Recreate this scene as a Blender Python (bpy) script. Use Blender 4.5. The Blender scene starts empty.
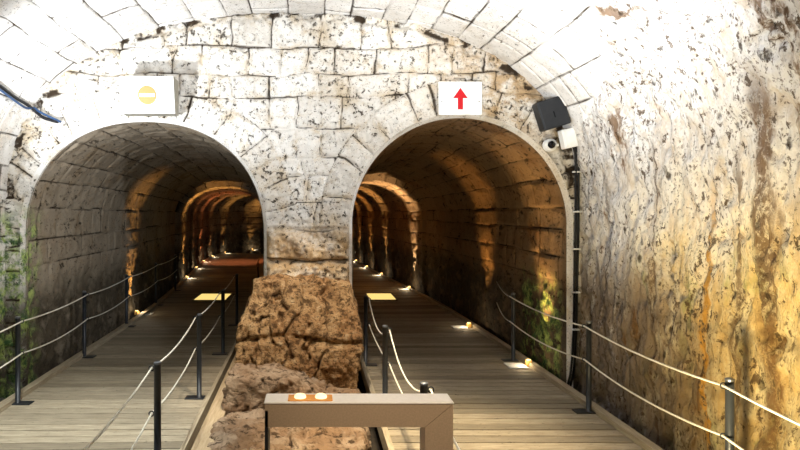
import bpy, math, random
import numpy as np
from mathutils import Vector, Matrix
C = bpy.context.scene.collection
scn = bpy.context.scene
rnd = random.Random(5)

# ------------------------------------------------------------ camera, world, lights, exposure
EYE = 2.0          # eye height above the boardwalk
F = 600.0          # focal length in pixels of an 800 px wide frame
cam_d = bpy.data.cameras.new('camera'); cam = bpy.data.objects.new('camera', cam_d); C.objects.link(cam)
cam.location = (0, 0, EYE); cam.rotation_euler = (math.pi/2, 0, 0)
cam_d.sensor_width = 36; cam_d.lens = 36*F/800; cam_d.shift_x = 87/800; cam_d.shift_y = -15/800
cam_d.clip_start = .05; cam_d.clip_end = 200
scn.camera = cam
w = bpy.data.worlds.new('world'); scn.world = w; w.use_nodes = True
w.node_tree.nodes['Background'].inputs[0].default_value = (.6, .7, 1, 1)
w.node_tree.nodes['Background'].inputs[1].default_value = 0.02
scn.view_settings.view_transform = 'Standard'; scn.view_settings.look = 'None'
scn.view_settings.gamma = 1; scn.view_settings.use_curve_mapping = False
scn.view_settings.exposure = 0.48

def aim(o, d):
    o.rotation_euler = Vector(d).to_track_quat('-Z', 'Y').to_euler()
def spot(name, loc, target, power, col, cone=60, blend=.6, radius=.05, parent=None):
    l = bpy.data.lights.new(name, 'SPOT'); o = bpy.data.objects.new(name, l); C.objects.link(o)
    o.location = loc; l.energy = power; l.color = col; l.spot_size = math.radians(cone); l.spot_blend = blend; l.shadow_soft_size = radius
    aim(o, Vector(target)-Vector(loc))
    return o
COOL = (.90, .95, 1.0); NEUT = (1.0, .93, .84); WARM = (1.0, .62, .24); AMBER = (1.0, .50, .13)
# white floods of the hall, and an added fill across it
spot('flood_left', (-2.85, 4.9, 2.1), (-1.9, 7.1, 3.75), 500, COOL, 96, 1.0, .12)
spot('flood_high', (2.3, 2.3, 3.2), (-1.2, 7.0, 3.75), 760, COOL, 66, .9, .10)
spot('flood_right', (.6, 3.3, 2.0), (1.9, 5.1, 4.2), 800, COOL, 84, .9, .15)
spot('flood_tunnel_left', (.9, 1.4, 2.6), (-3.4, 8.2, 1.75), 420, (.95, .97, .92), 36, 1.0, .12)
spot('fill_across', (-2.7, 3.0, 2.5), (3.1, 5.05, 2.9), 900, COOL, 40, 1.0, .12)  # unseen lamp added to brighten the upper right rock wall
# lamps for the lower hall, one of them added over the pier
spot('warm_right_wall', (1.9, 3.1, .35), (3.1, 4.7, 1.8), 270, (1.0, .80, .42), 110, 1.0, .08)
spot('warm_overhead', (.5, .2, 3.3), (.25, 3.9, .0), 210, (1.0, .80, .56), 36, 1.0, .12)
spot('warm_downlight', (.3, 3.7, 3.9), (.9, 4.7, 0), 1000, (1.0, .80, .50), 48, .8, .08)
spot('pier_fill', (-.1, 4.75, 3.95), (-.15, 6.35, .5), 420, (1.0, .86, .66), 44, .7, .03)  # unseen lamp added for bright rock tops and relief on the pier
spot('cool_downlight', (-2.0, 3.4, 3.7), (-2.2, 5.0, 0), 700, (.97, 1.0, .93), 54, .9, .08)

# ------------------------------------------------------------ numpy helpers
def vnoise(p, seed=0):
    p = np.asarray(p, dtype=np.float64); i = np.floor(p).astype(np.int64); f = p-i; f = f*f*(3-2*f)
    def h(a, b, c):
        n = (a*374761393 + b*668265263 + c*2147483647*3 + seed*1274126177) & 0xffffffff
        n = ((n ^ (n >> 13))*1274126177) & 0xffffffff
        n = ((n ^ (n >> 16))*2246822519) & 0xffffffff
        return ((n ^ (n >> 15)) & 0xffffff)/float(0xffffff)
    r = 0
    for dx in (0, 1):
        wx = f[..., 0] if dx else 1-f[..., 0]
        for dy in (0, 1):
            wy = f[..., 1] if dy else 1-f[..., 1]
            for dz in (0, 1):
                wz = f[..., 2] if dz else 1-f[..., 2]
                r = r + wx*wy*wz*h(i[..., 0]+dx, i[..., 1]+dy, i[..., 2]+dz)
    return r*2-1
def fbm(p, sc, octv=4, seed=0, gain=.5):
    p = np.asarray(p, dtype=np.float64)*np.asarray(sc, dtype=np.float64); a = 1; r = 0; t = 0
    for k in range(octv):
        r = r + a*vnoise(p*(2.03**k)+k*17.3, seed+k); t += a; a *= gain
    return r/t
def ss(a, b, x):
    t = np.clip((x-a)/(b-a), 0, 1); return t*t*(3-2*t)
def blocks(u, v, rh, bl, seed, jr=.25, jb=.45):
    rg = np.random.RandomState(seed)
    lo, hi = v.min()-rh*.5, v.max()+rh*2
    e = [lo]
    while e[-1] < hi: e.append(e[-1]+rh*(1+jr*rg.uniform(-1, 1)))
    e = np.array(e); r = np.clip(np.searchsorted(e, v)-1, 0, len(e)-2)
    d = np.minimum(v-e[r], e[r+1]-v); tone = np.zeros(u.shape)
    ulo, uhi = u.min()-bl*2, u.max()+bl*2
    for k in range(len(e)-1):
        g = [ulo-rg.uniform(0, bl)]
        while g[-1] < uhi: g.append(g[-1]+bl*(1+jb*rg.uniform(-1, 1)))
        g = np.array(g); tn = rg.uniform(0, 1, len(g)); m = r == k
        if m.any():
            uu = u[m]; q = np.clip(np.searchsorted(g, uu)-1, 0, len(g)-2)
            d[m] = np.minimum(d[m], np.minimum(uu-g[q], g[q+1]-uu)); tone[m] = tn[q]
    return d, tone
def new_mesh(name, verts, faces, mat, parent=None, smooth=True, attrs=None):
    me = bpy.data.meshes.new(name)
    verts = np.asarray(verts, dtype=np.float32).reshape(-1, 3)
    if isinstance(faces, np.ndarray):
        n = len(faces); k = faces.shape[1]
        me.vertices.add(len(verts)); me.vertices.foreach_set('co', verts.ravel())
        me.loops.add(n*k); me.loops.foreach_set('vertex_index', faces.astype(np.int32).ravel())
        me.polygons.add(n); me.polygons.foreach_set('loop_start', np.arange(0, n*k, k, dtype=np.int32))
        me.update(calc_edges=True)
    else:
        me.from_pydata([tuple(map(float, v)) for v in verts], [], faces)
    if smooth: me.polygons.foreach_set('use_smooth', [True]*len(me.polygons))
    for k, a in (attrs or {}).items():
        at = me.attributes.new(k, 'FLOAT', 'POINT'); at.data.foreach_set('value', np.asarray(a, dtype=np.float32).ravel())
    me.materials.append(mat); me.update()
    o = bpy.data.objects.new(name, me); C.objects.link(o)
    if parent: o.parent = parent
    return o
def grid_faces(n, m, keep=None):
    i = np.arange(n*m).reshape(n, m)
    f = np.stack([i[:-1, :-1], i[1:, :-1], i[1:, 1:], i[:-1, 1:]], -1)
    f = f[keep] if keep is not None else f.reshape(-1, 4)
    return f.reshape(-1, 4)
def struct(o): o['kind'] = 'structure'; return o
def thing(name, label, cat, loc=(0, 0, 0), rz=0, group=None):
    o = bpy.data.objects.new(name, None); C.objects.link(o); o.empty_display_size = .1
    o.location = loc; o.rotation_euler = (0, 0, rz); tag(o, label, cat, group); return o
def tag(o, label, cat, group=None):
    o['label'] = label; o['category'] = cat
    if group: o['group'] = group
    return o
def dup(root, loc, rz=None, label=None, group=None):
    r = root.copy(); C.objects.link(r); r.location = loc
    if rz is not None: r.rotation_euler = (0, 0, rz)
    if label: r['label'] = label
    if group: r['group'] = group
    for ch in list(root.children):
        c = ch.copy(); C.objects.link(c); c.parent = r
        for g in list(ch.children):
            d = g.copy(); C.objects.link(d); d.parent = c
    return r
class MB:
    def __init__(s): s.v = []; s.f = []; s.t = []
    def add(s, v, f, tone=0):
        b = len(s.v); s.v += [tuple(x) for x in v]; s.f += [tuple(b+i for i in q) for q in f]; s.t += [tone]*len(v)
    def box(s, c, d, M=None, bev=0.0, tone=0):
        hx, hy, hz = [k/2 for k in d]; b = min(bev, hx*.9, hy*.9, hz*.9); c = Vector(c)
        if b <= 0:
            v = [Vector((x*hx, y*hy, z*hz)) for x in (-1, 1) for y in (-1, 1) for z in (-1, 1)]
            f = [(0, 1, 3, 2), (4, 6, 7, 5), (0, 4, 5, 1), (2, 3, 7, 6), (0, 2, 6, 4), (1, 5, 7, 3)]
        else:
            # chamfered box: three vertices at each corner
            v = []; ix = {}
            for x in (-1, 1):
                for y in (-1, 1):
                    for z in (-1, 1):
                        for a in range(3):
                            p = [x*(hx-b), y*(hy-b), z*(hz-b)]; p[a] = (x*hx, y*hy, z*hz)[a]
                            ix[(x, y, z, a)] = len(v); v.append(Vector(p))
            f = []
            for a in range(3):
                o1, o2 = [k for k in range(3) if k != a]
                for sg in (-1, 1):
                    q = []
                    for (p1, p2) in ((-1, -1), (1, -1), (1, 1), (-1, 1)):
                        k = [0, 0, 0]; k[a] = sg; k[o1] = p1; k[o2] = p2; q.append(ix[(*k, a)])
                    f.append(q)
                for p1 in (-1, 1):
                    for p2 in (-1, 1):
                        k = [0, 0, 0]; k[o1] = p1; k[o2] = p2; k1 = list(k); k2 = list(k); k1[a] = -1; k2[a] = 1
                        f.append([ix[(*k1, o1)], ix[(*k2, o1)], ix[(*k2, o2)], ix[(*k1, o2)]])
            for x in (-1, 1):
                for y in (-1, 1):
                    for z in (-1, 1): f.append([ix[(x, y, z, a)] for a in range(3)])
        if M is not None: v = [M @ p for p in v]
        s.add([p+c for p in v], f, tone); return s
    def tube(s, pts, r, n=8, cap=True):
        pts = [Vector(p) for p in pts]; rings = []; up = None
        for i, p in enumerate(pts):
            t = (pts[min(i+1, len(pts)-1)]-pts[max(i-1, 0)]).normalized()
            if up is None: up = Vector((0, 0, 1)) if abs(t.z) < .9 else Vector((1, 0, 0))
            a = t.cross(up).normalized(); b = a.cross(t).normalized(); up = b
            rr = r[i] if isinstance(r, (list, tuple)) else r
            rings.append([p+(a*math.cos(q*2*math.pi/n)+b*math.sin(q*2*math.pi/n))*rr for q in range(n)])
        v = [x for g in rings for x in g]; f = []
        for i in range(len(pts)-1):
            for q in range(n): f.append((i*n+q, i*n+(q+1) % n, (i+1)*n+(q+1) % n, (i+1)*n+q))
        if cap: f.append(tuple(range(n))); f.append(tuple((len(pts)-1)*n+q for q in range(n))[::-1])
        s.add(v, f); return s
    def torus(s, c, R, r, axis='Y', n=18, m=6):
        c = Vector(c); v = []; f = []
        for i in range(n):
            a = 2*math.pi*i/n
            for j in range(m):
                b = 2*math.pi*j/m; q = R+r*math.cos(b)
                p = Vector((q*math.cos(a), r*math.sin(b), q*math.sin(a))) if axis == 'Y' else Vector((q*math.cos(a), q*math.sin(a), r*math.sin(b)))
                v.append(c+p); f.append((i*m+j, ((i+1) % n)*m+j, ((i+1) % n)*m+(j+1) % m, i*m+(j+1) % m))
        s.add(v, f); return s
    def build(s, name, mat, parent=None, smooth=False):
        o = new_mesh(name, s.v, s.f, mat, parent, smooth, {'tone': s.t}); return o
def smooth_pts(pts, n=6):
    out = []; P = [Vector(p) for p in pts]
    for i in range(len(P)-1):
        a, b, c, d = P[max(i-1, 0)], P[i], P[i+1], P[min(i+2, len(P)-1)]
        for k in range(n):
            t = k/n; out.append(.5*((2*b)+(c-a)*t+(2*a-5*b+4*c-d)*t*t+(3*b-a-3*c+d)*t**3))
    out.append(P[-1]); return out

# ------------------------------------------------------------ materials
class NT:
    def __init__(s, name):
        s.m = bpy.data.materials.new(name); s.m.use_nodes = True; s.t = s.m.node_tree; s.n = s.t.nodes
        s.b = s.n['Principled BSDF']; s.L = s.t.links.new
        s.co = s.n.new('ShaderNodeTexCoord').outputs['Object']
    def _set(s, sock, v):
        if isinstance(v, bpy.types.NodeSocket): s.L(v, sock)
        elif v is not None: sock.default_value = v if not isinstance(v, tuple) or len(v) != 3 or sock.type != 'RGBA' else (*v, 1)
    def mapp(s, sc, rot=(0, 0, 0), loc=(0, 0, 0)):
        n = s.n.new('ShaderNodeMapping'); s.L(s.co, n.inputs[0]); n.inputs['Scale'].default_value = sc; n.inputs['Rotation'].default_value = rot; n.inputs['Location'].default_value = loc; return n.outputs[0]
    def noise(s, sc, det=5, rough=.6, vec=None, dist=0):
        n = s.n.new('ShaderNodeTexNoise'); s.L(vec or s.co, n.inputs['Vector']); n.inputs['Scale'].default_value = sc; n.inputs['Detail'].default_value = det; n.inputs['Roughness'].default_value = rough; n.inputs['Distortion'].default_value = dist; return n.outputs[0]
    def vor(s, sc, vec=None, feat='F1'):
        n = s.n.new('ShaderNodeTexVoronoi'); n.feature = feat; s.L(vec or s.co, n.inputs['Vector']); n.inputs['Scale'].default_value = sc; return n.outputs[0]
    def ramp(s, v, a, b, ca=0., cb=1.):
        n = s.n.new('ShaderNodeMapRange'); n.interpolation_type = 'SMOOTHSTEP'; s.L(v, n.inputs[0]); n.inputs[1].default_value = a; n.inputs[2].default_value = b; n.inputs[3].default_value = ca; n.inputs[4].default_value = cb; return n.outputs[0]
    def mix(s, f, a, b, mode='MIX'):
        n = s.n.new('ShaderNodeMix'); n.data_type = 'RGBA'; n.blend_type = mode; s._set(n.inputs[0], f); s._set(n.inputs[6], a); s._set(n.inputs[7], b); return n.outputs[2]
    def math(s, op, a, b=None):
        n = s.n.new('ShaderNodeMath'); n.operation = op; n.use_clamp = False; s._set(n.inputs[0], a)
        if b is not None: s._set(n.inputs[1], b)
        return n.outputs[0]
    def attr(s, name):
        n = s.n.new('ShaderNodeAttribute'); n.attribute_name = name; return n.outputs['Fac']
    def xyz(s):
        n = s.n.new('ShaderNodeSeparateXYZ'); s.L(s.co, n.inputs[0]); return n.outputs
    def out(s, col, rough=.85, height=None, strength=.5, dist=.01, metal=0):
        s._set(s.b.inputs['Base Color'], col); s._set(s.b.inputs['Roughness'], rough); s.b.inputs['Metallic'].default_value = metal
        s.b.inputs['Specular IOR Level'].default_value = .25 if not metal else .5
        if height is not None:
            n = s.n.new('ShaderNodeBump'); n.inputs['Strength'].default_value = strength; n.inputs['Distance'].default_value = dist; s.L(height, n.inputs['Height']); s.L(n.outputs[0], s.b.inputs['Normal'])
        return s.m
def masonry(name, light, tan, dark, pit=.5, tanamt=(.5, .7), green=None, stretch=(1, 1, 1), pitsc=9, bump=.7, bdist=.02, stains_shades=()):
    mid = tuple((a+b)*.5*.8 for a, b in zip(light, tan))
    t = NT(name)
    n1 = t.noise(1.3, 6, .65); n2 = t.noise(7, 6, .7)
    v = t.mapp(stretch)
    pn = t.noise(pitsc, 8, .72, vec=v, dist=.25)
    dens = t.ramp(n1, .35, .65, -.025, .03)
    pits = t.ramp(t.math('SUBTRACT', pn, dens), pit, pit-.035)
    pn2 = t.noise(pitsc*3.3, 5, .65, vec=v); pit2 = t.math('MULTIPLY', t.ramp(pn2, .42, .37), t.ramp(n2, .38, .56))
    col = t.mix(t.ramp(n1, *tanamt), light, tan)
    col = t.mix(t.ramp(n2, .50, .74, 0, .7), col, tan); col = t.mix(t.ramp(t.noise(3, 7, .75), .50, .68, 0, .45), col, mid)
    tn = t.attr('tone'); col = t.mix(t.math('MULTIPLY', tn, .32), col, t.mix(.5, tan, dark))
    col = t.mix(t.math('MULTIPLY', t.attr('near'), t.ramp(t.noise(3.5, 5, .7), .45, .62, .12, 1)), col, tan)
    for fn in stains_shades: col = t.mix(fn(t), col, (.075, .06, .04) if fn.__name__ == 'damp_foot' else (.42, .28, .14))
    for g in (green or ()): col = t.mix(g(t), col, t.mix(t.ramp(t.noise(9, 5, .7), .4, .6), (.05, .11, .04), (.36, .46, .13)))
    j = t.attr('joint')
    jm = t.math('MULTIPLY', t.ramp(j, .35, .9), t.ramp(n2, .30, .46, .45, 1))
    col = t.mix(jm, col, dark)
    col = t.mix(t.math('MULTIPLY', pits, .85), col, dark)
    col = t.mix(t.math('MULTIPLY', pit2, .8), col, dark)
    h = t.math('ADD', t.math('MULTIPLY', n2, .5), t.math('ADD', t.math('MULTIPLY', pits, -.7), t.math('MULTIPLY', pn2, .35)))
    return t.out(col, .9, h, bump, bdist)
LT = (.74, .71, .66); TAN = (.46, .34, .21); DK = (.035, .022, .012)
def green_left(t):
    x, y, z = t.xyz(); a = t.ramp(x, -3.15, -3.42); b = t.ramp(y, 7.6, 7.15); c = t.ramp(z, 2.15, 1.7); n = t.ramp(t.noise(5, 5, .7), .42, .58)
    return t.math('MULTIPLY', t.math('MULTIPLY', a, b), t.math('MULTIPLY', c, n))
def green_right(t):
    x, y, z = t.xyz(); a = t.ramp(x, 2.7, 2.9); b = t.math('MULTIPLY', t.ramp(y, 8.9, 8.4), t.ramp(y, 7.2, 7.5)); c = t.ramp(z, 1.35, .8); n = t.ramp(t.noise(4, 5, .7), .42, .56)
    return t.math('MULTIPLY', t.math('MULTIPLY', a, b), t.math('MULTIPLY', c, n))
def stain_front(t):
    x, y, z = t.xyz(); n = t.noise(3.2, 6, .7)
    return t.math('MULTIPLY', t.math('MULTIPLY', t.ramp(x, .8, 2.4), t.ramp(z, 2.7, 3.1)), t.ramp(n, .40, .58, 0, .9))
def stain_shade_pier(t):  # brown stain, plus warm dimmer light painted low on the pier
    x, y, z = t.xyz(); n = t.noise(4.5, 6, .72)
    return t.math('MULTIPLY', t.math('MULTIPLY', t.ramp(t.math('ABSOLUTE', x), .9, .6), t.ramp(z, 1.95, 1.6)), t.ramp(n, .36, .60, .25, .95))
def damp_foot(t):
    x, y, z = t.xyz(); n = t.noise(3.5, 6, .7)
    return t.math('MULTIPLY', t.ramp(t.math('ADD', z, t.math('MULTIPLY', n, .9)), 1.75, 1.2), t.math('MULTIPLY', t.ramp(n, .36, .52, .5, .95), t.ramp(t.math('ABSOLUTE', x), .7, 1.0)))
M_front = masonry('front_stone', LT, (.52, .42, .29), DK, pit=.42, green=[green_left], bump=1.0, pitsc=17, stains_shades=[stain_front, stain_shade_pier, damp_foot], bdist=.035)
M_edge = masonry('arch_edge_lit_stone', (.78, .76, .73), (.60, .52, .40), DK, pit=.37, pitsc=17, bump=.4)  # paler than the wall, for the light the chamfer catches
M_vault = masonry('vault_stone', (.76, .74, .71), (.60, .52, .42), DK, pit=.37, tanamt=(.58, .8), bump=.5, pitsc=15)
M_tunL = masonry('left_tunnel_stone', (.34, .285, .215), (.24, .165, .09), (.025, .016, .01), pit=.40, green=[green_left], stretch=(1, .6, 1), stains_shades=[damp_foot], bdist=.03)  # stone colour darkened to put the tunnel in shade
M_tunR = masonry('right_tunnel_stone', (.32, .21, .115), (.24, .125, .05), (.02, .012, .007), pit=.41, green=[green_right], stretch=(1, .6, 1), stains_shades=[damp_foot], bdist=.03)  # stone colour darkened and browned for shade and warm lamplight
M_back = masonry('back_stone', LT, TAN, DK)
def rockwall():
    t = NT('rough_rock_wall'); x, y, z = t.xyz()
    v = t.mapp((1, 1, .35)); v2 = t.mapp((1, 1, .22))
    n1 = t.noise(1.6, 6, .65, vec=v); n2 = t.noise(6, 7, .7, vec=v); n3 = t.noise(22, 5, .65, vec=v)
    col = t.mix(t.ramp(n2, .45, .68), (.80, .77, .74), (.62, .53, .43))
    # ochre mineral staining, low and towards the open hall
    och = t.math('MULTIPLY', t.ramp(t.math('ADD', y, t.math('MULTIPLY', n1, 1.6)), 7.1, 5.6), t.ramp(t.math('ADD', z, t.math('MULTIPLY', n1, 1.5)), 3.5, 2.0))
    col = t.mix(och, col, t.mix(t.ramp(n2, .40, .62), (.84, .69, .38), (.74, .50, .18)))
    gr = t.math('MULTIPLY', t.ramp(t.noise(2.4, 5, .7, vec=v), .52, .64), t.ramp(z, 1.9, 1.3)); col = t.mix(t.math('MULTIPLY', gr, .75), col, (.34, .36, .10))
    low = t.math('MULTIPLY', t.math('MULTIPLY', t.ramp(t.math('ADD', z, t.math('MULTIPLY', n1, .8)), 2.25, 1.3), t.ramp(n2, .30, .48, .5, 1)), t.ramp(y, 4.2, 5.2, .45, 1)); col = t.mix(t.math('MULTIPLY', low, .85), col, (.15, .10, .065))  # shade painted low on the wall, away from the warm lamp
    st = t.ramp(t.noise(2.6, 6, .7, vec=v2), .585, .66); col = t.mix(t.math('MULTIPLY', st, .85), col, (.16, .075, .02))
    v3 = t.mapp((1, 1, .55)); n4 = t.noise(19, 8, .74, vec=v3, dist=.3); n5 = t.noise(42, 5, .65, vec=v3)
    dn = t.ramp(n1, .35, .65, -.03, .035)
    yy = t.math('ADD', y, t.math('ADD', t.math('MULTIPLY', n1, .35), t.math('MULTIPLY', n2, .16)))
    for (y0, wd, c, z0, z1, am) in ((5.02, .055, (.50, .24, .03), 2.25, 1.75, .95), (4.36, .11, (.13, .06, .02), 3.2, 2.6, .85), (4.66, .05, (.12, .06, .02), 2.6, 2.1, .8), (5.72, .025, (.10, .055, .025), 2.7, 2.4, .85), (6.62, .03, (.09, .06, .04), 2.4, 2.0, .8)):
        dd = t.math('ABSOLUTE', t.math('SUBTRACT', yy, y0)); k = t.math('MULTIPLY', t.ramp(dd, wd, wd*.35), t.math('MULTIPLY', t.ramp(z, z0, z1, 0, am), t.ramp(n4, .38, .52)))
        col = t.mix(k, col, c)
    p1 = t.ramp(t.math('SUBTRACT', n4, dn), .43, .39); p2 = t.math('MULTIPLY', t.ramp(n5, .45, .39), t.ramp(n2, .60, .42))
    col = t.mix(t.math('MULTIPLY', p1, .9), col, (.07, .038, .016)); col = t.mix(t.math('MULTIPLY', p2, .8), col, (.10, .055, .022))
    vo = t.vor(9, vec=v3); cr = t.math('MULTIPLY', t.ramp(vo, .26, .12), t.ramp(n2, .50, .40)); col = t.mix(t.math('MULTIPLY', cr, .9), col, (.05, .028, .012))
    jm = t.ramp(t.attr('joint'), .4, .9); col = t.mix(jm, col, DK)
    h = t.math('ADD', t.math('MULTIPLY', n4, 1.0), t.math('ADD', t.math('MULTIPLY', n3, .4), t.math('MULTIPLY', cr, -.8)))
    return t.out(col, .9, h, 1.0, .05)
M_rock = rockwall()
def boulder_mat():
    t = NT('brown_rock'); n1 = t.noise(2.5, 6, .65); n2 = t.noise(11, 7, .72); n3 = t.noise(34, 5, .65, vec=t.mapp((1, 1, 1.8)))
    col = t.mix(t.ramp(n1, .35, .62), (.32, .165, .065), (.46, .29, .14)); col = t.mix(t.ramp(n2, .52, .72), col, (.56, .41, .24))
    col = t.mix(t.math('MULTIPLY', t.ramp(n2, .50, .40), .9), col, (.085, .042, .016)); col = t.mix(t.math('MULTIPLY', t.ramp(n3, .47, .38), .8), col, (.07, .04, .018))
    h = t.math('ADD', n2, t.math('MULTIPLY', n3, .5)); return t.out(col, .9, h, 1.0, .05)
M_boulder = boulder_mat()
def slab_mat():
    t = NT('grey_brown_rock'); n1 = t.noise(3, 6, .65); n2 = t.noise(7, 8, .7, vec=t.mapp((1, 1.5, 2)), dist=.6)
    col = t.mix(t.ramp(n1, .38, .62), (.27, .17, .10), (.40, .30, .21)); col = t.mix(t.math('MULTIPLY', t.ramp(n2, .49, .38), .95), col, (.06, .035, .018))
    return t.out(col, .9, n2, 1.0, .05)
M_slab = slab_mat()
def wood(name, a, b, c):
    t = NT(name); v = t.mapp((1.2, 16, 16)); g = t.noise(3, 6, .7, vec=v); tn = t.attr('tone')
    col = t.mix(t.ramp(g, .3, .7), a, b); col = t.mix(t.math('MULTIPLY', tn, .7), col, c)
    sp = t.ramp(t.noise(30, 3, .6, vec=t.mapp((.5, 2, 2))), .36, .30); col = t.mix(t.math('MULTIPLY', sp, .7), col, (.04, .03, .02))
    return t.out(col, .75, g, .4, .004)
M_deck = wood('weathered_deck_wood', (.50, .43, .32), (.28, .235, .17), (.12, .10, .07))
def woody(name, a, b):
    t = NT(name); g = t.noise(4, 6, .7, vec=t.mapp((14, 1, 14))); col = t.mix(t.ramp(g, .3, .7), a, b); return t.out(col, .7, g, .3, .004)
M_kerb = woody('kerb_wood', (.50, .43, .31), (.33, .27, .19))
M_beam = woody('beam_wood', (.56, .44, .29), (.40, .29, .17))
def plain(name, col, rough=.5, metal=0, var=.15, sc=20):
    t = NT(name); n = t.noise(sc, 4, .6); c2 = tuple(k*(1-var) for k in col)
    return t.out(t.mix(t.ramp(n, .35, .65), col, c2), rough, n, .08, .002, metal)
M_earth = plain('dark_earth', (.05, .04, .03), .95, 0, .4, 6)
M_post = plain('black_steel', (.030, .034, .042), .38, .3)
M_postcap = plain('worn_steel_cap', (.16, .17, .19), .35, .6)
M_rope = plain('white_rope', (.78, .75, .66), .7, 0, .2, 120)
M_white = plain('white_paint', (.86, .86, .84), .45, 0, .05)
M_signback = plain('taupe_sign_side', (.30, .28, .23), .6)
M_red = plain('red_paint', (.50, .003, .008), .5, 0, .05)
M_orange = plain('orange_paint', (.85, .22, .07), .5, 0, .05)  # plain orange of the no-entry disc
M_blackp = plain('black_plastic', (.022, .024, .028), .42)
M_lens = plain('black_glass', (.008, .008, .01), .08)
M_cable = plain('black_cable', (.012, .012, .014), .5)
M_bluecable = plain('blue_cable', (.03, .07, .16), .5)
M_clip = plain('white_clip', (.8, .8, .8), .5)
M_bronze = plain('brushed_bronze_metal', (.62, .46, .32), .45, .35, .12, 160)
M_bar_top = plain('lit_top_plate', (.88, .85, .82), .4, 0, .05, 60)  # light on top of the bar put into a pale colour
def emit(name, col, st, bcol):
    t = NT(name); m = t.out(bcol, .4); t.b.inputs['Emission Color'].default_value = (*col, 1); t.b.inputs['Emission Strength'].default_value = st; return m
M_amber = emit('amber_lens', (1, .62, .20), 2.2, (.9, .6, .3))
M_housing = plain('amber_housing', (.85, .50, .14), .5)
M_panel = emit('lit_floor_glass', (1.0, .72, .22), .75, (.5, .42, .2))
M_button = emit('lit_button', (1, .75, .45), 1.0, (.9, .75, .5))
M_strip = plain('orange_strip', (.85, .38, .07), .5)

# ------------------------------------------------------------ hall section
YW = 7.0
HX, HA, HZ, HB, HE = -.245, 3.35, 2.12, 2.19, 2.3
LX, LA, LZ, LB, LE = -1.98, 1.40, 1.70, 1.34, 2.2       # left arch
RX, RA, RZ, RB, RE = 1.73, 1.266, 1.82, 1.265, 2.0       # right arch
def arch_curve(a, b, e, zs, z0, step):
    """polyline (x, z) of an arch with vertical jambs, from left foot over the crown to right foot, plus arc length"""
    th = np.linspace(math.pi, 0, 800); c, s = np.cos(th), np.sin(th)
    x = a*np.sign(c)*np.abs(c)**(2/e); z = zs+b*np.abs(s)**(2/e)
    x = np.concatenate([[-a], x, [a]]); z = np.concatenate([[z0], z, [z0]])
    L = np.concatenate([[0], np.cumsum(np.hypot(np.diff(x), np.diff(z)))]); n = int(L[-1]/step)+1
    t = np.linspace(0, L[-1], n); return np.interp(t, L, x), np.interp(t, L, z), t
def inside(x, z, cx, a, zs, b, e, grow=0):
    dx = np.abs(x-cx)/(a+grow); dz = np.maximum(z-zs, 0)/(b+grow)
    return dx**e+dz**e < 1

hx, hz, ht = arch_curve(HA, HB, HE, HZ, -.45, .018)
nx = np.gradient(hz); nz = -np.gradient(hx); nl = np.hypot(nx, nz); nx, nz = nx/nl, nz/nl      # inward normal on left side is +x
ys = np.concatenate([np.arange(7.06, 3.3, -.016), np.arange(3.3, -3.2, -.09)])
foot = HZ+.45; Ltot = ht[-1]
def hall_piece(name, sel, mat):
    X = HX+hx[sel][:, None]+0*ys[None]; Z = hz[sel][:, None]+0*ys[None]; Y = ys[None]+0*X; T = ht[sel][:, None]+0*X
    NX = nx[sel][:, None]+0*X; NZ = nz[sel][:, None]+0*X
    P = np.stack([X, Y, Z], -1)
    wv = fbm(P, 1.8, 3, 3)*.035; wu = fbm(P, 1.8, 3, 9)*.06
    d, tone = blocks(Y+wu, T+wv, .36, .52, 11, .22, .5)
    jw = .013+.010*(fbm(P, 2.5, 3, 5))
    joint = np.clip(1-d/np.maximum(jw*1.9, .008), 0, 1)
    # right side: the ashlar stops and living rock begins; the limit climbs towards the open hall
    lim = 2.75+(7-Y)*.42+fbm(P, 1.5, 3, 21)*.25
    rock = np.where(X > 0, ss(.10, -.10, Z-lim), 0)
    rockL = np.where(X < 0, ss(.1, -.3, Z-1.2), 0)
    st = P*np.array([1, 1, .6]); h_block = -.022*np.clip(1-d/.022, 0, 1)+(tone-.5)*.018+fbm(P, 7, 4, 31)*.012
    f1 = fbm(st, 1.8, 4, 41); f2 = fbm(st, 6.5, 5, 45, .6); f3 = np.abs(fbm(P*np.array([1, 1, .3]), 3.0, 4, 47))
    h_rock = f1*.09+f2*.075-ss(.10, 0, f3)*.05-ss(.35, .6, fbm(P*np.array([1, 1, .6]), 4.2, 4, 49, .6))*.09
    k = np.maximum(rock, rockL)
    h = h_block*(1-k)+h_rock*k
    fade = ss(7.06, 6.90, Y)*.85+.15; h = h*fade
    P = P+np.stack([NX*h, 0*h, NZ*h], -1)
    joint = joint*(1-k)
    n, m = X.shape
    return struct(new_mesh(name, P, grid_faces(n, m), mat, attrs={'joint': joint, 'tone': tone*(1-k), 'rock': k}))
zz = hz
iL = np.arange(len(ht)); cut1 = np.searchsorted(ht, foot); cut2 = np.searchsorted(ht, Ltot-foot); cutR = np.searchsorted(ht, Ltot-foot-2.9)
hall_piece('wall_left', iL[:cut1+1], M_front)
# the stretch of the vault that turns to living rock gets the rock material per face
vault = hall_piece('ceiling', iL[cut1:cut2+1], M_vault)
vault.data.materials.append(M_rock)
rk = np.zeros(len(vault.data.vertices), dtype=np.float32); vault.data.attributes['rock'].data.foreach_get('value', rk)
nface = len(vault.data.polygons); vi = np.zeros(nface*4, dtype=np.int32); vault.data.loops.foreach_get('vertex_index', vi)
co = np.zeros(len(vault.data.vertices)*3, dtype=np.float32); vault.data.vertices.foreach_get('co', co); co = co.reshape(-1, 3)
mi = ((rk[vi].reshape(-1, 4).mean(1) > .5) & (co[vi[::4], 0] > 0)).astype(np.int32)
vault.data.polygons.foreach_set('material_index', mi)
hall_piece('wall_right', iL[cut2:], M_rock)
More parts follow.
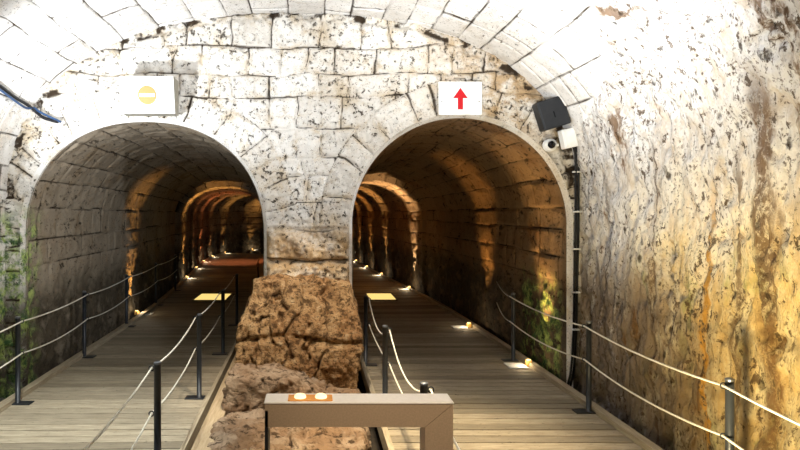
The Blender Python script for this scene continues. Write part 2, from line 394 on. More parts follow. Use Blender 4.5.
# back wall and ground
struct(MB().box((HX, -3.25, 2), (7.4, .2, 5.2)).build('wall_back', M_earth))  # unseen end of the hall, coloured dark to cut bounced light

# ------------------------------------------------------------ front wall with its two arches
def front_wall():
    st = .0145; xs = np.arange(-3.72, 3.25, st); zs = np.arange(-.45, 4.42, st); X, Z = np.meshgrid(xs, zs, indexing='ij')
    G = .04
    def snap(X, Z, cx, a, zs_, b, e):
        ins = inside(X, Z, cx, a+G, zs_, b+G, e)
        dx = (X-cx)/(a+G); dz = np.maximum(Z-zs_, 0)/(b+G); r = (np.abs(dx)**e+dz**e)**(1/e); r = np.maximum(r, 1e-3)
        up = Z > zs_
        nX = np.where(ins, cx+(X-cx)/r, X); nZ = np.where(ins & up, zs_+(Z-zs_)/r, Z)
        return ins, nX, nZ, r
    iL_, X1, Z1, rL = snap(X, Z, LX, LA, LZ, LB, LE); iR_, X2, Z2, rR = snap(X, Z, RX, RA, RZ, RB, RE)
    ins = iL_ | iR_
    PX = np.where(iL_, X1, np.where(iR_, X2, X)); PZ = np.where(iL_, Z1, np.where(iR_, Z2, Z))
    P = np.stack([PX, 0*PX, PZ], -1)
    wu = fbm(P, 2.2, 4, 61)*.09; wv = fbm(P, 2.0, 4, 67)*.06
    d, tone = blocks(PX+wu, PZ+wv, .30, .44, 23, .3, .5)
    # voussoirs round both arches
    for (cx, a, zs_, b, e, sd) in ((LX, LA, LZ, LB, LE, 5), (RX, RA, RZ, RB, RE, 6)):
        dx = PX-cx; dz = PZ-zs_; rr = (np.abs(dx/a)**e+np.maximum(dz, 0)**e/b**e)**(1/e); rad = (rr-1)*a
        ang = np.arctan2(dz, dx)*a; dv, tv = blocks(ang+wu*.6, rad*0+wv*.2, 9., .29, sd, 0, .4)
        wid = .40+.07*vnoise(np.stack([ang*2, ang*0, ang*0], -1), sd)
        dv = np.minimum(dv, np.abs(wid-rad)); m = (rad < wid) & (dz > -.15)
        d = np.where(m, dv, d); tone = np.where(m, tv, tone)
    jn = fbm(P, 3, 4, 71)
    joint = np.clip(1-d/np.maximum(.016+.034*jn, .004), 0, 1)
    h = .030*np.clip(1-d/.028, 0, 1)**1.5-(tone-.5)*.045-fbm(P, 5, 5, 73, .6)*.045-fbm(P, 18, 3, 75)*.018
    # the decayed pair of stones low in the pier and the ragged joint under the vault
    pier = ss(1.86, 1.74, PZ)*ss(-.75, -.6, PX)*ss(.65, .5, PX)
    hp = -fbm(P, 4.2, 6, 81, .68)*.17-.08+.09*np.exp(-((PZ-1.40)/.035)**2)+.07*np.exp(-((PZ-1.78)/.03)**2)
    h = h*(1-pier)+hp*pier; joint = joint*(1-pier)+pier*np.maximum(np.exp(-((PZ+wv-1.42)/.02)**2), np.exp(-((PZ+wv*2-1.78)/.018)**2))*.8
    dx = (PX-HX)/HA; dz = np.maximum(PZ-HZ, 0)/HB; rh = (np.abs(dx)**HE+dz**HE)**(1/HE)
    edge = ss(.945, .975, rh+fbm(P, 6, 3, 83)*.012)*(PZ > HZ); h = h+edge*(.03+fbm(P, 11, 4, 85)*.05); joint = np.maximum(joint, edge*ss(-.1, .3, fbm(P, 9, 4, 87))*.9)
    fade = np.minimum(ss(0, .05, np.minimum(np.abs(rL-1)*LA, 9)), ss(0, .05, np.abs(rR-1)*RA)); h = h*(.15+.85*fade)
    h = np.where(ins, 0, h)
    V = np.stack([PX, YW+h, PZ], -1)
    near = np.clip(1-d/.075, 0, 1)*.8; near = np.maximum(near, edge*.8); near = np.maximum(near, pier*.75)  # the pier term paints its warm low light as tan
    allin = ins[:-1, :-1] & ins[1:, :-1] & ins[1:, 1:] & ins[:-1, 1:]
    outer = ~inside(X, Z, HX, HA+.14, HZ, HB+.14, HE)
    allout = outer[:-1, :-1] & outer[1:, :-1] & outer[1:, 1:] & outer[:-1, 1:]
    keep = ~(allin | allout)
    n, m = X.shape
    fc = grid_faces(n, m, keep); used = np.unique(fc); remap = -np.ones(n*m, dtype=np.int64); remap[used] = np.arange(len(used))
    struct(new_mesh('wall_front', V.reshape(-1, 3)[used], remap[fc], M_front, attrs={'joint': joint.ravel()[used], 'tone': tone.ravel()[used], 'near': near.ravel()[used]}))
front_wall()
def reveal(name, cx_, a, b, e, zs):
    # chamfered arch edge back into the tunnel, its stone lightened for caught light
    x, z, t = arch_curve(a, b, e, zs, -.45, .03); k = np.linspace(0, 1, 5)[None]
    A_ = (a+.04*(1-k))/a; B_ = (b+.04*(1-k))/b
    X = cx_+x[:, None]*A_; Z = np.where(z[:, None] > zs, zs+(z[:, None]-zs)*B_, z[:, None]); Y = YW+.092*k+0*X
    P = np.stack([X, Y, Z], -1); h = fbm(P, 9, 3, 91)*.012*np.sin(k*math.pi)
    P[..., 1] += h; P[..., 2] += h
    o = struct(new_mesh(name, P, grid_faces(*X.shape), M_edge, attrs={'joint': 0*X, 'tone': 0*X, 'near': 0*X}))
    if name == 'trim_1':
        o.data.materials.append(M_front); q = (X[:-1, :-1] < -2.9) & (Z[:-1, :-1] < 2.4)
        o.data.polygons.foreach_set('material_index', q.ravel().astype(np.int32))
reveal('trim_1', LX, LA, LB, LE, LZ); reveal('trim_2', RX, RA, RB, RE, RZ)

# ------------------------------------------------------------ the two tunnels
def path_frames(pts, n):
    P = smooth_pts([(x, y, 0) for x, y in pts], 24); A = np.array([(p.x, p.y) for p in P])
    L = np.concatenate([[0], np.cumsum(np.hypot(*np.diff(A, axis=0).T))])
    return A, L
PATH_L = [(-1.80, 0.5), (-1.93, 4.5), (-1.98, 7.0), (-2.03, 10.0), (-2.12, 12.5), (-2.5, 17.4), (-2.98, 22.5), (-3.08, 25.5), (-2.88, 27.4), (-2.35, 28.7), (-1.6, 29.4), (-1.1, 29.6)]
PATH_R = [(1.73, 0.5), (1.73, 4.5), (1.73, 7.0), (1.70, 10.0), (1.61, 12.5), (1.42, 14.5), (1.05, 18.0), (.72, 21.5), (.48, 25.0), (.28, 28.0)]
def frames(path, y0, steps):
    A, L = path_frames(path, 0); s0 = np.interp(y0, A[:, 1][:np.argmax(A[:, 1])+1], L[:np.argmax(A[:, 1])+1])
    s = s0+steps; s = s[s <= L[-1]]
    x = np.interp(s, L, A[:, 0]); y = np.interp(s, L, A[:, 1]); tx = np.gradient(x, s); ty = np.gradient(y, s); l = np.hypot(tx, ty)
    return x, y, ty/l, -tx/l, s-s0      # position, right-hand normal (nx, ny)
def tunnel(name, path, a, b, e, zs, mat, rings, seed, rh, bl, end_lower):
    steps = np.concatenate([[.09], np.arange(.12, 6.5, .03), np.arange(6.5, 25, .055)])
    # exact steps where the section changes
    for r in rings: steps = np.sort(np.concatenate([steps, [r[0]-.012, r[0]+.012]]))
    x, y, ux, uy, s = frames(path, YW, steps)
    cx, cz, ct = arch_curve(a, b, e, zs, -.45, .026)
    cnx = -np.gradient(cz); cnz = np.gradient(cx); l = np.hypot(cnx, cnz); cnx, cnz = cnx/l, cnz/l   # outward
    cnx, cnz = -cnx*-1, -cnz*-1
    da = np.zeros(len(s)); db = np.zeros(len(s))
    db = np.interp(s, [2, rings[0][0]-.1], [0, rings[0][2]*.6])
    for (sr, sa, sb) in rings: da = np.where(s > sr, sa, da); db = np.where(s > sr, sb, db)
    A_ = (a+da)/a; B_ = (b+db)/b
    U = cx[:, None]*A_[None]; Z = np.where(cz[:, None] > zs, zs+(cz[:, None]-zs)*B_[None], cz[:, None]); S = s[None]+0*U; T = ct[:, None]+0*U
    X = x[None]+ux[None]*U; Y = y[None]+uy[None]*U
    P0 = np.stack([U+seed*7.1, S, Z], -1)
    wu = fbm(P0, 1.6, 3, seed)*.06; wv = fbm(P0, 1.6, 3, seed+3)*.03
    d, tone = blocks(S+wu, T+wv, rh, bl, seed, .2, .45)
    joint = np.clip(1-d/np.maximum(.024+.020*fbm(P0, 3, 3, seed+7), .006), 0, 1)
    low = ss(1.25, .95, Z)
    h = (1-low)*(-.022*np.clip(1-d/.025, 0, 1)+(tone-.5)*.03+fbm(P0, 6, 4, seed+9)*.022)+low*(fbm(P0, 2.2, 5, seed+11, .6)*.11+fbm(P0, 9, 3, seed+13)*.03-.02)
    joint = joint*(1-low)+low*np.exp(-((Z-1.12-wv)/.02)**2)*.9
    h = h*ss(.09, .3, S)
    joint = joint*ss(.09, .14, S)
    inx = -np.sign(U)*np.abs(cnx)[:, None]; inz = -np.abs(cnz)[:, None]*(cz[:, None] > zs)
    V = np.stack([X+ux[None]*inx*h, Y+uy[None]*inx*h, Z+inz*h], -1)
    n, m = U.shape
    struct(new_mesh(name, V, grid_faces(n, m), mat, attrs={'joint': joint, 'tone': tone}))
    # the far end is closed by masonry
    i = len(s)-1; c = Vector((x[i], y[i], 1.2)); ang = math.atan2(uy[i], ux[i])
    struct(MB().box(c, (2*a+.6, .2, 4.2), Matrix.Rotation(ang, 3, 'Z')).build('wall_tunnel_end', mat))
def ribs(lst, base, deep):
    out = [(lst[0][0], base[0]-deep, base[1]-deep)]
    for i, (p, q) in enumerate(lst):
        if i: out.append((p, base[0]-deep, base[1]-deep))
        out.append((q, base[0], base[1]))
    return out
tunnel('wall_tunnel_left', PATH_L, LA, LB, LE, LZ, M_tunL, ribs([(9.8, 11.4), (13.1, 14.0), (15.5, 16.6), (18.0, 18.9), (20.0, 20.9), (21.8, 22.6)], (-.06, -.30), .09), 101, .33, .55, True)
tunnel('wall_tunnel_right', PATH_R, RA, RB, RE, RZ, M_tunR, ribs([(7.3, 9.5), (10.5, 12.0), (12.9, 14.3), (15.4, 16.8), (17.6, 19.0)], (0, -.30), .08), 131, .30, .62, True)
# ground below the boardwalks
struct(MB().box((-.3, 13.6, -.46), (9.4, 34.4, .16)).build('floor', M_earth))

# ------------------------------------------------------------ boardwalks
def boardwalk(label, path, r0, r1, kL, kR, extra):
    t = thing('wooden_boardwalk', label, 'boardwalk', (0, 0, 0))
    pitch = .148; x, y, ux, uy, s = frames(path, .8, np.arange(0, 29, pitch)); mb = MB()
    for i in range(len(s)):
        if y[i] > 27.6: break
        lo = np.interp(y[i], r0[0], r0[1]); hi = np.interp(y[i], r1[0], r1[1]); a = math.atan2(uy[i], ux[i])
        M = Matrix.Rotation(a+rnd.uniform(-.0015, .0015), 3, 'Z'); mid = (lo+hi)/2
        mb.box((x[i]+ux[i]*mid, y[i]+uy[i]*mid, -.016+rnd.uniform(-.002, .002)), (hi-lo, pitch-.02, .032), M, .003, rnd.random()**1.5)
    mb.build('deck', M_deck, t)
    def rail(name, off, wid, z0, z1, mat, ymax=27.5):
        X, Y, UX, UY, S = frames(path, .8, np.arange(0, 28, .4)); v = []; f = []; n = 0
        for i in range(len(S)):
            if Y[i] > ymax: break
            o = np.interp(Y[i], off[0], off[1])
            for (q, z) in ((o, z0), (o+wid, z0), (o+wid, z1), (o, z1)): v.append((X[i]+UX[i]*q, Y[i]+UY[i]*q, z))
            n += 1
        for i in range(n-1):
            for q in range(4): f.append((i*4+q, i*4+(q+1) % 4, (i+1)*4+(q+1) % 4, (i+1)*4+q))
        f.append((0, 1, 2, 3)); f.append(tuple((n-1)*4+q for q in (3, 2, 1, 0)))
        o = new_mesh(name, v, f, mat, t, False); return o
    rail('kerb', kL[0], kL[1], -.10, .05, M_kerb); rail('kerb', kR[0], kR[1], -.10, .03 if extra else .05, M_kerb)
    rail('joist', ((0, 40), (r0[1][0]+.05, r0[1][-1]+.05)), .08, -.38, -.034, M_kerb); rail('joist', ((0, 40), (r1[1][0]-.15, r1[1][-1]-.15)), .08, -.38, -.034, M_kerb)
    rail('joist', ((0, 40), (-.1, -.1)), .08, -.38, -.034, M_kerb)
    if extra: rail('side_beam', extra[0], extra[1], -.12, .045, M_beam)
    return t
boardwalk('grey weathered boardwalk entering the left tunnel, beside the green mossy wall', PATH_L,
          ((0, 40), (-1.12, -1.12)), ((0, 40), (.84, .84)), (((0, 40), (-1.21, -1.21)), .09), (((0, 40), (.845, .845)), .04), (((0, 40), (.945, .945)), .165))
boardwalk('brown plank boardwalk entering the right tunnel, under the red arrow sign', PATH_R,
          ((0, 40), (-1.06, -1.06)), ((0, 8, 12, 40), (1.05, 1.03, 1.0, .98)), (((0, 40), (-1.115, -1.115)), .05), (((0, 8, 12, 40), (1.055, 1.035, 1.005, .985)), .08), None)

# ------------------------------------------------------------ rocks of the central pier
def rock(name, label, lo, hi, mat, seed, shape=None, amp=.05, sc=2.5, n=64, sup=6.0, group=None):
    lo = np.array(lo, float); hi = np.array(hi, float); c = (lo+hi)/2; hs = (hi-lo)/2
    V = []; Fc = []; base = 0; g = np.linspace(-1, 1, n); A, B = np.meshgrid(g, g, indexing='ij')
    for ax in range(3):
        for sg in (-1, 1):
            q = [None]*3; o1, o2 = [k for k in range(3) if k != ax]; q[ax] = np.full_like(A, sg); q[o1] = A; q[o2] = B
            V.append(np.stack(q, -1).reshape(-1, 3)); fc = grid_faces(n, n)+base
            if (sg > 0) == (ax != 1): fc = fc[:, ::-1]
            Fc.append(fc); base += n*n
    V = np.concatenate(V); Fc = np.concatenate(Fc)
    key = np.round(V*1e5).astype(np.int64); _, first, inv = np.unique(key, axis=0, return_index=True, return_inverse=True)
    V = V[first]; Fc = inv.reshape(-1)[Fc]
    nr = (np.abs(V)**sup).sum(1)**(1/sup); U = V/nr[:, None]
    P = c+U*hs
    D = U*np.abs(U)**2.0; D = D/np.linalg.norm(D, axis=1)[:, None]
    if shape is not None: P = shape(P, U)
    h = fbm(P*np.array([1, 1, .7]), sc, 5, seed, .62)*amp*1.3+fbm(P, sc*4, 4, seed+5, .6)*amp*.5
    strata = np.abs(((P[:, 2]+fbm(P, 1.5, 3, seed+8)*.06)/.16) % 1-.5); h = h-ss(.05, 0, strata)*amp*.30*np.clip(fbm(P, 2, 2, seed+9)*3, 0, 1)-ss(.07, 0, np.abs(fbm(P*np.array([1, 1, .6]), 3.2, 4, seed+12)))*amp*.7
    P = P+D*h[:, None]
    P[:, 1] = np.minimum(P[:, 1], hi[1]+.02)
    o = new_mesh(name, P-np.array([c[0], c[1], lo[2]]), Fc, mat); o.location = (c[0], c[1], lo[2]); return tag(o, label, 'rock', group)
def sh_main(P, U):
    t = np.clip((P[:, 2]+.4)/1.65, 0, 1)
    P = P.copy(); left = U[:, 0] < 0
    top = ss(.55, 1.0, t)
    P[:, 0] += np.where(left, top*.15*np.abs(U[:, 0]), 0)
    P[:, 0] -= np.where(~left, ss(.75, 1, t)*.06*np.abs(U[:, 0]), 0)
    P[:, 1] += (U[:, 1] < 0)*(ss(.6, 1.0, t)*.22-ss(.62, .45, t)*.05)*np.abs(U[:, 1])
    P[:, 2] -= ss(.3, 1, np.abs(U[:, 0]+.1))*top*.04
    n = np.exp(-((P[:, 2]-.62+.04*np.sin(P[:, 0]*5))/.03)**2); P[:, 1] += (U[:, 1] < -.5)*n*.05
    return P
rock('rock_block', 'large rough orange-brown rock block at the foot of the central pier, widest of its stones', (-.84, 6.35, -.38), (.50, 6.98, 1.24), M_boulder, 201, sh_main, .085, 2.4, 120, 16)
def sh_cap(P, U):
    P = P.copy(); P[:, 2] -= ss(.2, 1, np.abs(U[:, 0]))*.05*(U[:, 2] > 0); return P
rock('rock_slab', 'long flat-topped brown rock ledge leaning against the front of the large pier block', (-.88, 5.85, -.38), (.30, 6.45, .36), M_slab, 221,
     lambda P, U: P-np.stack([0*P[:, 0], 0*P[:, 0], ss(-.1, 1, U[:, 0])*.22*(U[:, 2] > 0)+(U[:, 1]+1)*-.02*(U[:, 2] > 0)], -1), .075, 2.6, 90, 12)
rock('rock_slab', 'pitted grey-brown bedrock slab in front of the rock ledge, beside the pale timber beam', (-.86, 4.35, -.38), (-.16, 5.9, .06), M_slab, 233, None, .10, 2.6, 90, 10)
rock('rock_slab', 'grooved brown rock slab seen inside the metal frame, nearer the right boardwalk', (-.20, 4.30, -.38), (.47, 5.72, .07), M_slab, 241, None, .10, 2.8, 90, 9)
rock('rock_slab', 'small dark brown stone wedged between the ledge and the right boardwalk', (.24, 5.75, -.38), (.50, 6.34, .14), M_slab, 251, None, .03, 4, 40, 8)

# ------------------------------------------------------------ rope posts
PH = .90
def make_post(label, loc, side):
    t = thing('barrier_post', label, 'post', loc)
    MB().tube([(0, 0, .008), (0, 0, PH-.02)], .026, 14).build('pole', M_post, t, True)
    MB().tube([(0, 0, PH-.02), (0, 0, PH-.006), (0, 0, PH)], [.028, .028, .018], 14).build('cap', M_postcap, t)
    MB().box((.045*side, 0, .006), (.20, .12, .012), None, .003).build('base_plate', M_post, t)
    for z in (.85, .52): MB().torus((side*.044, 0, z), .018, .0045).build('eyelet', M_post, t, True)
    return t
posts = {
 'L': [(-3.02, 4.2), (-3.05, 6.2), (-3.11, 8.16), (-3.20, 10.3), (-3.3, 12.6), (-3.42, 14.9)],
 'LI': [(-1.07, 2.4), (-1.13, 4.36), (-1.21, 6.38), (-1.25, 8.33), (-1.32, 10.4)],
 'RI': [(.72, 1.9), (.71, 3.84), (.69, 5.74), (.68, 7.74)],
 'R': [(2.73, 1.95), (2.73, 3.93), (2.73, 5.94), (2.66, 7.97)],
}
lab = {
 ('L', 1): 'black steel rope post on the left boardwalk, nearest beside the green mossy wall',
 ('L', 2): 'black steel rope post just inside the left tunnel mouth, on the outer kerb',
 ('L', 3): 'dark rope post before the orange-lit strip of the left tunnel wall',
 ('L', 4): 'faint dark rope post farther in than the orange-lit strip of the left tunnel wall',
 ('L', 5): 'barely lit rope post deepest on the left tunnel wall side',
 ('LI', 1): 'nearest black rope post on the inner side of the left boardwalk',
 ('LI', 2): 'black rope post between the left boardwalk and the brown rock ledge, second from the viewer',
 ('LI', 3): 'slim blue-black rope post before the yellow floor panel of the left tunnel',
 ('LI', 4): 'dark rope post left of the large rock block, farthest of the inner left row',
 ('RI', 1): 'black rope post with drooping rope, just behind the corner of the metal frame',
 ('RI', 2): 'dark rope post right of the large rock block where the loose rope hangs down',
 ('RI', 3): 'dark rope post before the yellow floor panel of the right tunnel',
 ('R', 1): 'black rope post nearest on the right, before the ochre rock wall',
 ('R', 2): 'black rope post by the right rock wall near the tunnel corner',
 ('R', 3): 'slim lit rope post behind the nearest floor uplight of the right tunnel',
}
proto = {}
for k, side in (('L', 1), ('LI', -1), ('RI', 1), ('R', -1)):
    for i, (x, y) in enumerate(posts[k]):
        if i == 0: continue
        l = lab[(k, i)]
        if side not in proto: proto[side] = make_post(l, (x, y, 0), side)
        else: dup(proto[side], (x, y, 0), 0, l)
def rope(label, key, z, sags, side):
    pts = []
    P = [(x+side*.044, y, z) for x, y in posts[key]]
    for i in range(len(P)-1):
        a, b = P[i], P[i+1]; sg = sags[min(i, len(sags)-1)]
        for k in range(14):
            t = k/14; pts.append((a[0]+(b[0]-a[0])*t, a[1]+(b[1]-a[1])*t, z-4*sg*t*(1-t)))
    pts.append(P[-1])
    tag(MB().tube(pts, .0075, 6).build('barrier_rope', M_rope, None, True), label, 'rope')
rope('upper white rope strung along the mossy wall side of the left boardwalk', 'L', .85, [.03], 1)
rope('lower white rope strung along the mossy wall side of the left boardwalk', 'L', .52, [.05], 1)
rope('upper white rope on the inner side of the left boardwalk, beside the rocks', 'LI', .85, [.05, .06, .04], -1)
rope('lower white rope on the inner side of the left boardwalk, beside the rocks', 'LI', .52, [.06, .06, .04], -1)
rope('loose upper white rope drooping behind the metal frame by the right boardwalk', 'RI', .85, [.10, .20, .19], 1)
rope('lower thin rope right of the rocks, passing behind the metal frame', 'RI', .52, [.05, .05, .04], 1)
posts['R'].append((2.985, 9.6))
rope('upper white rope along the ochre rock wall on the right', 'R', .85, [.04], -1)
rope('lower white rope along the ochre rock wall on the right', 'R', .52, [.06], -1)

# ------------------------------------------------------------ floor uplights
def make_uplight(label, loc, rz, group=None):
    t = thing('floor_uplight', label, 'light', loc, rz, group)
    MB().box((-.10, 0, .006), (.24, .26, .012), None, .003).build('base_plate', M_white, t)
    MB().box((.07, .03, .035), (.07, .09, .07), None, .008).build('housing', M_housing, t)
    MB().tube([(.07, .03, .07), (.07, .03, .078)], .028, 12).build('lens', M_amber, t)
    return t
ups = [  # x, y, wall side, power, colour, label
 (2.70, 7.68, 1, 130, WARM, 'nearest floor uplight of the right tunnel, beside the slim lit post'),
 (2.59, 10.2, 1, 80, AMBER, 'second floor uplight of the right tunnel, lone in the dark stretch'),
 (-3.30, 11.5, -1, 120, AMBER, 'floor uplight at the orange-lit strip nearest in the left tunnel'),
]
def beside(path, st, off):
    x, y, ux, uy, q = frames(path, YW, np.arange(0, 24, .05)); i = min(int(round(st/.05)), len(x)-1)
    return (x[i]+ux[i]*off, y[i]+uy[i]*off, 1 if off > 0 else -1)
for st, pw, c, l in ((8.0, 260, (1, .70, .38), 'floor uplight at the broad bright rib of the right tunnel'),
                     (11.2, 110, (1, .60, .22), 'floor uplight next beyond the broad bright rib of the right tunnel'),
                     (13.6, 100, AMBER, 'floor uplight second beyond the broad bright rib of the right tunnel'),
                     (16.1, 100, AMBER, 'floor uplight third beyond the broad bright rib of the right tunnel'),
                     (18.3, 60, AMBER, 'farthest floor uplight seen in the right tunnel')):
    ups.append((*beside(PATH_R, st, RA-.27), pw, c, l))
for st, pw, c, l in ((10.6, 130, AMBER, 'floor uplight at the foot of the bright yellow streak in the left tunnel'),
                     (13.5, 26, (1, .34, .10), 'faint floor uplight between the yellow streak and the reddish rib'),
                     (16.0, 60, (1, .30, .10), 'floor uplight at the reddish rib of the left tunnel'),
                     (18.4, 45, (1, .40, .12), 'floor uplight first beyond the reddish rib of the left tunnel'),
                     (20.4, 45, AMBER, 'floor uplight second beyond the reddish rib of the left tunnel'),
                     (22.2, 50, AMBER, 'farthest floor uplight where the left tunnel bends right')):
    ups.append((*beside(PATH_L, st, -(LA-.30)), pw, c, l))
spot('red_downlight', (-3.0, 22.6, 2.2), (-3.0, 22.9, 0), 90, (1, .30, .12), 80, .6, .05)
up0 = None
for (x, y, sd, pw, colr, l) in ups:
    rz = 0 if sd > 0 else math.pi
    if up0 is None: up0 = make_uplight(l, (x, y, .001), rz)
    else: dup(up0, (x, y, .001), rz, l)
    spot('uplight_lamp', (x+.07*sd, y+.03*sd, .11), (x+(.16 if y > 12 else .30)*sd, y+.05, 1.8), pw*1.3, colr, 34 if y > 12 else 46, .8 if y > 12 else 1.0, .03)
    pl = bpy.data.lights.new('uplight_spill', 'POINT'); po = bpy.data.objects.new('uplight_spill', pl); C.objects.link(po); po.location = (x-.02*sd, y-.05, .11); pl.energy = 1.3 if y < 12 else 2.0; pl.color = (1, .80, .52); pl.shadow_soft_size = .02
    if y > 12: spot('uplight_lamp', (x+.07*sd, y+.03*sd, .11), (x-.75*sd, y+.0, 2.6), pw*3.2, colr, 42, .8, .03)
# lit glass panels let into the two boardwalks
def floor_panel(label, x0, x1, y0, y1):
    t = thing('floor_panel', label, 'floor panel', ((x0+x1)/2, (y0+y1)/2, 0)); a, b = x1-x0, y1-y0
    MB().box((0, 0, .006), (a, b, .012), None, .002).build('glass', M_panel, t)
    m = MB()
    for s_ in (-1, 1): m.box((s_*(a/2+.015), 0, .008), (.03, b+.06, .016)); m.box((0, s_*(b/2+.015), .008), (a, .03, .016))
    m.build('frame', M_post, t)
floor_panel('glowing yellow panel in the boardwalk of the left tunnel', -2.64, -1.94, 13.25, 14.25)
floor_panel('glowing yellow panel in the boardwalk of the right tunnel', 1.27, 1.85, 13.3, 14.3)

# ------------------------------------------------------------ signs
def poly_prism(mb, pts, y0, y1):
    n = len(pts); v = [(x, y0, z) for x, z in pts]+[(x, y1, z) for x, z in pts]
    f = [tuple(range(n)), tuple(range(2*n-1, n-1, -1))]+[(i, (i+1) % n, n+(i+1) % n, n+i) for i in range(n)]
    mb.add(v, f)
t = thing('direction_sign', 'white rectangular sign with a red arrow pointing up, above the right tunnel', 'sign', (1.70, 6.93, 3.10))
MB().box((0, 0, .19), (.50, .02, .385), None, .004).build('panel', M_white, t)
m = MB(); poly_prism(m, [(-.03, .06), (.03, .06), (.03, .19), (.085, .19), (0, .31), (-.085, .19), (-.03, .19)], -.013, -.009); m.build('arrow', M_red, t)
m = MB()
for sx in (-.215, .215): MB().tube([(sx, -.018, .15), (sx, -.008, .15)], .008, 8).build('screw', M_postcap, t)
m = MB(); m.box((0, .035, .19), (.3, .05, .2)); m.build('bracket', M_signback, t)
t = thing('no_entry_sign', 'overexposed white box sign with pale orange no-entry disc, above the left tunnel', 'sign', (-1.86, 6.98, 3.09))
m = MB(); hw = .30
V = [(-hw, -.28, .40), (hw, -.28, .40), (hw, -.19, 0), (-hw, -.19, 0), (-hw, -.01, .40), (hw, -.01, .40), (hw, -.01, 0), (-hw, -.01, 0)]
m.add(V, [(0, 3, 2, 1), (4, 5, 6, 7), (0, 1, 5, 4), (3, 7, 6, 2), (1, 2, 6, 5), (0, 4, 7, 3)]); m.build('housing', M_signback, t)
sl = math.atan2(.09, .40); Mx = Matrix.Rotation(sl, 3, 'X')
m = MB(); m.box((0, -.243, .20), (2*hw, .012, .41), Mx); m.build('panel', M_white, t)
def disc(mb, R, z0, z1, dy):
    pts = [(R*math.cos(a), R*math.sin(a)) for a in np.linspace(0, 2*math.pi, 41)[:-1]]
    v = [Mx @ Vector((x, dy-d, z)) for d in (0, .003) for x, z in pts]; n = len(pts)
    mb.add([p+Vector((0, -.243, .20)) for p in v], [tuple(range(n)), tuple(range(2*n-1, n-1, -1))]+[(i, (i+1) % n, n+(i+1) % n, n+i) for i in range(n)])
m = MB(); disc(m, .105, 0, 0, -.007); m.build('disc', M_orange, t)
m = MB(); m.box(Vector((0, -.243, .20))+Mx @ Vector((0, -.013, 0)), (.17, .004, .035), Mx); m.build('bar', M_white, t)

# ------------------------------------------------------------ black box, junction box, camera, cables
R17 = Matrix.Rotation(math.radians(-17), 3, 'Y')
t = thing('speaker_box', 'tilted black box with a slot on the wall above the dome camera', 'speaker', (2.70, 6.86, 3.09))
MB().box((0, -.06, 0), (.31, .18, .33), R17, .015).build('housing', M_blackp, t)
MB().box((0, -.152, -.02), (.012, .006, .07), R17).build('slot', M_lens, t)
MB().box((R17 @ Vector((.185, .0, 0))), (.05, .10, .32), R17, .006).build('side_flange', M_blackp, t)
MB().box((.06, .08, 0), (.12, .12, .10), R17).build('bracket', M_postcap, t)
t = thing('junction_box', 'white junction box under the black box, where two cables come out', 'junction box', (2.925, 6.91, 2.74))
MB().box((0, -.03, .08), (.16, .12, .22), Matrix.Rotation(math.radians(-12), 3, 'Y'), .008).build('housing', M_white, t)
MB().box((.0, -.094, .08), (.13, .008, .18), Matrix.Rotation(math.radians(-12), 3, 'Y'), .003).build('lid', M_white, t)
t = thing('dome_camera', 'small white dome camera with a dark eye on the wall beside the junction box', 'camera', (2.74, 6.93, 2.75))
def lathe(prof, n=24):
    v = []; f = []
    for (r, y) in prof:
        for q in range(n): a = 2*math.pi*q/n; v.append((r*math.cos(a), y, r*math.sin(a)))
    for i in range(len(prof)-1):
        for q in range(n): f.append((i*n+q, i*n+(q+1) % n, (i+1)*n+(q+1) % n, (i+1)*n+q))
    f.append(tuple(range(n))); f.append(tuple((len(prof)-1)*n+q for q in range(n))[::-1]); m = MB(); m.add(v, f); return m
lathe([(.075, .04), (.075, -.01), (.065, -.035), (.045, -.04)]).build('housing', M_white, t, True)
lathe([(.042, -.035), (.040, -.055), (.028, -.073), (.010, -.080)]).build('dome', M_lens, t, True)
MB().box((.075, .02, .0), (.05, .03, .03)).build('arm', M_white, t)
cz = [(2.99, 6.88, 2.74), (3.035, 6.90, 2.62), (3.05, 6.93, 2.3), (3.05, 6.93, 1.8), (3.04, 6.94, 1.2), (3.03, 6.94, .6), (3.0, 6.94, .15), (2.96, 6.94, -.05), (2.93, 6.94, -.38)]
for dx, l in ((-.018, 'left of two black cables running down the corner of the right tunnel mouth'), (.018, 'right of two black cables running down the corner, beside the rock wall')):
    tag(MB().tube(smooth_pts([(x+dx, y+dx*.3, z) for x, y, z in cz]), .0135, 8).build('power_cable', M_cable, None, True), l, 'cable')
for i, (z, l) in enumerate(((2.44, 'white cable clip highest on the black cables'), (1.98, 'white cable clip second from the top of the black cables'), (1.55, 'white cable clip at middle height of the black cables'), (1.05, 'white cable clip second from the bottom of the black cables'), (.62, 'white cable clip lowest on the black cables'))):
    x = np.interp(z, [p[2] for p in cz[::-1]], [p[0] for p in cz[::-1]])
    o = MB().box((0, 0, 0), (.085, .05, .018), None, .004).build('cable_clip', M_clip); o.location = (x, 6.93, z); tag(o, l, 'clip', 'cable clips on the black cables')
def hall_point(px, py, off=.02):
    """point of the hall's inner surface (vault or front wall) on a ray of the viewer's eye"""
    for Y in np.arange(3.0, 6.95, .01):
        X = (px-313)/F*Y; Z = EYE-(py-210)/F*Y
        if not inside(np.array(X), np.array(Z), HX, HA-off, HZ, HB-off, HE): return (X, Y, Z)
    Y = 6.95; return ((px-313)/F*Y, Y, EYE-(py-210)/F*Y)
pa = [hall_point(*p) for p in ((-12, 78), (0, 86), (8, 92), (16, 98), (26, 104), (34, 110), (42, 117), (50, 120), (58, 122))]
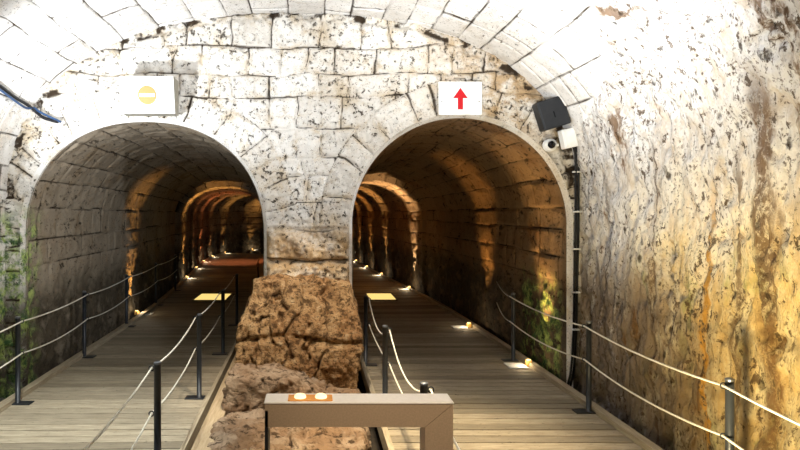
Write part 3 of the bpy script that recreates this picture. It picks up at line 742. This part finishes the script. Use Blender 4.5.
tag(MB().tube(smooth_pts(pa, 4), .018, 8).build('power_cable', M_cable, None, True), 'thick dark cable hanging across the vault at the upper left', 'cable')
pb = [hall_point(*p, .05) for p in ((-12, 82), (2, 91), (14, 100), (26, 108), (34, 108), (40, 112), (50, 117), (61, 122))]
tag(MB().tube(smooth_pts(pb, 4), .013, 8).build('power_cable', M_bluecable, None, True), 'thin blue cable twisted beside the thick dark one at the upper left', 'cable')

# ------------------------------------------------------------ metal frame in the foreground
t = thing('metal_frame', 'brushed bronze metal frame with brightly lit top in the foreground, before the rocks', 'metal frame', (.17, 2.25, -.38))
x0, x1, zt, zb = -.346, .343, 1.668, 1.584
m = MB(); v = [(x0, 0, zb), (x1-.103, 0, zb), (x1, 0, zt), (x0, 0, zt)]; y0, y1 = -.05, .05
m.add([(x, y0, z) for x, _, z in v]+[(x, y1, z) for x, _, z in v], [(0, 1, 2, 3), (7, 6, 5, 4), (0, 4, 5, 1), (1, 5, 6, 2), (2, 6, 7, 3), (3, 7, 4, 0)]); m.build('crossbar', M_bronze, t)
m = MB(); v = [(x1-.103, 0, 0), (x1, 0, 0), (x1, 0, zt), (x1-.103, 0, zb)]
v = [(x+.0015, y, z-.0015) for x, y, z in v]; m.add([(x, y0+.001, z) for x, _, z in v]+[(x, y1, z) for x, _, z in v], [(0, 1, 2, 3), (7, 6, 5, 4), (0, 4, 5, 1), (1, 5, 6, 2), (2, 6, 7, 3), (3, 7, 4, 0)]); m.build('leg', M_bronze, t)
MB().box((x0+.005, 0, zt/2-.01), (.012, .10, zt-.03)).build('leg', M_blackp, t)
MB().box(((x0+x1)/2, 0, zt+.004), (x1-x0+.008, .108, .008), None, .003).build('top_plate', M_bar_top, t)
MB().box((-.18, -.005, zt+.0095), (.165, .07, .003)).build('light_strip', M_strip, t)
for bx in (-.215, -.14): lathe([(.022, 0), (.022, -.006), (.016, -.012)]).build('button', M_button, t, True)
for o, bx in zip([c for c in t.children if c.name.startswith('button')], (-.218, -.140)):
    o.rotation_euler = (-math.pi/2, 0, 0); o.location = (bx, -.005, zt+.011)
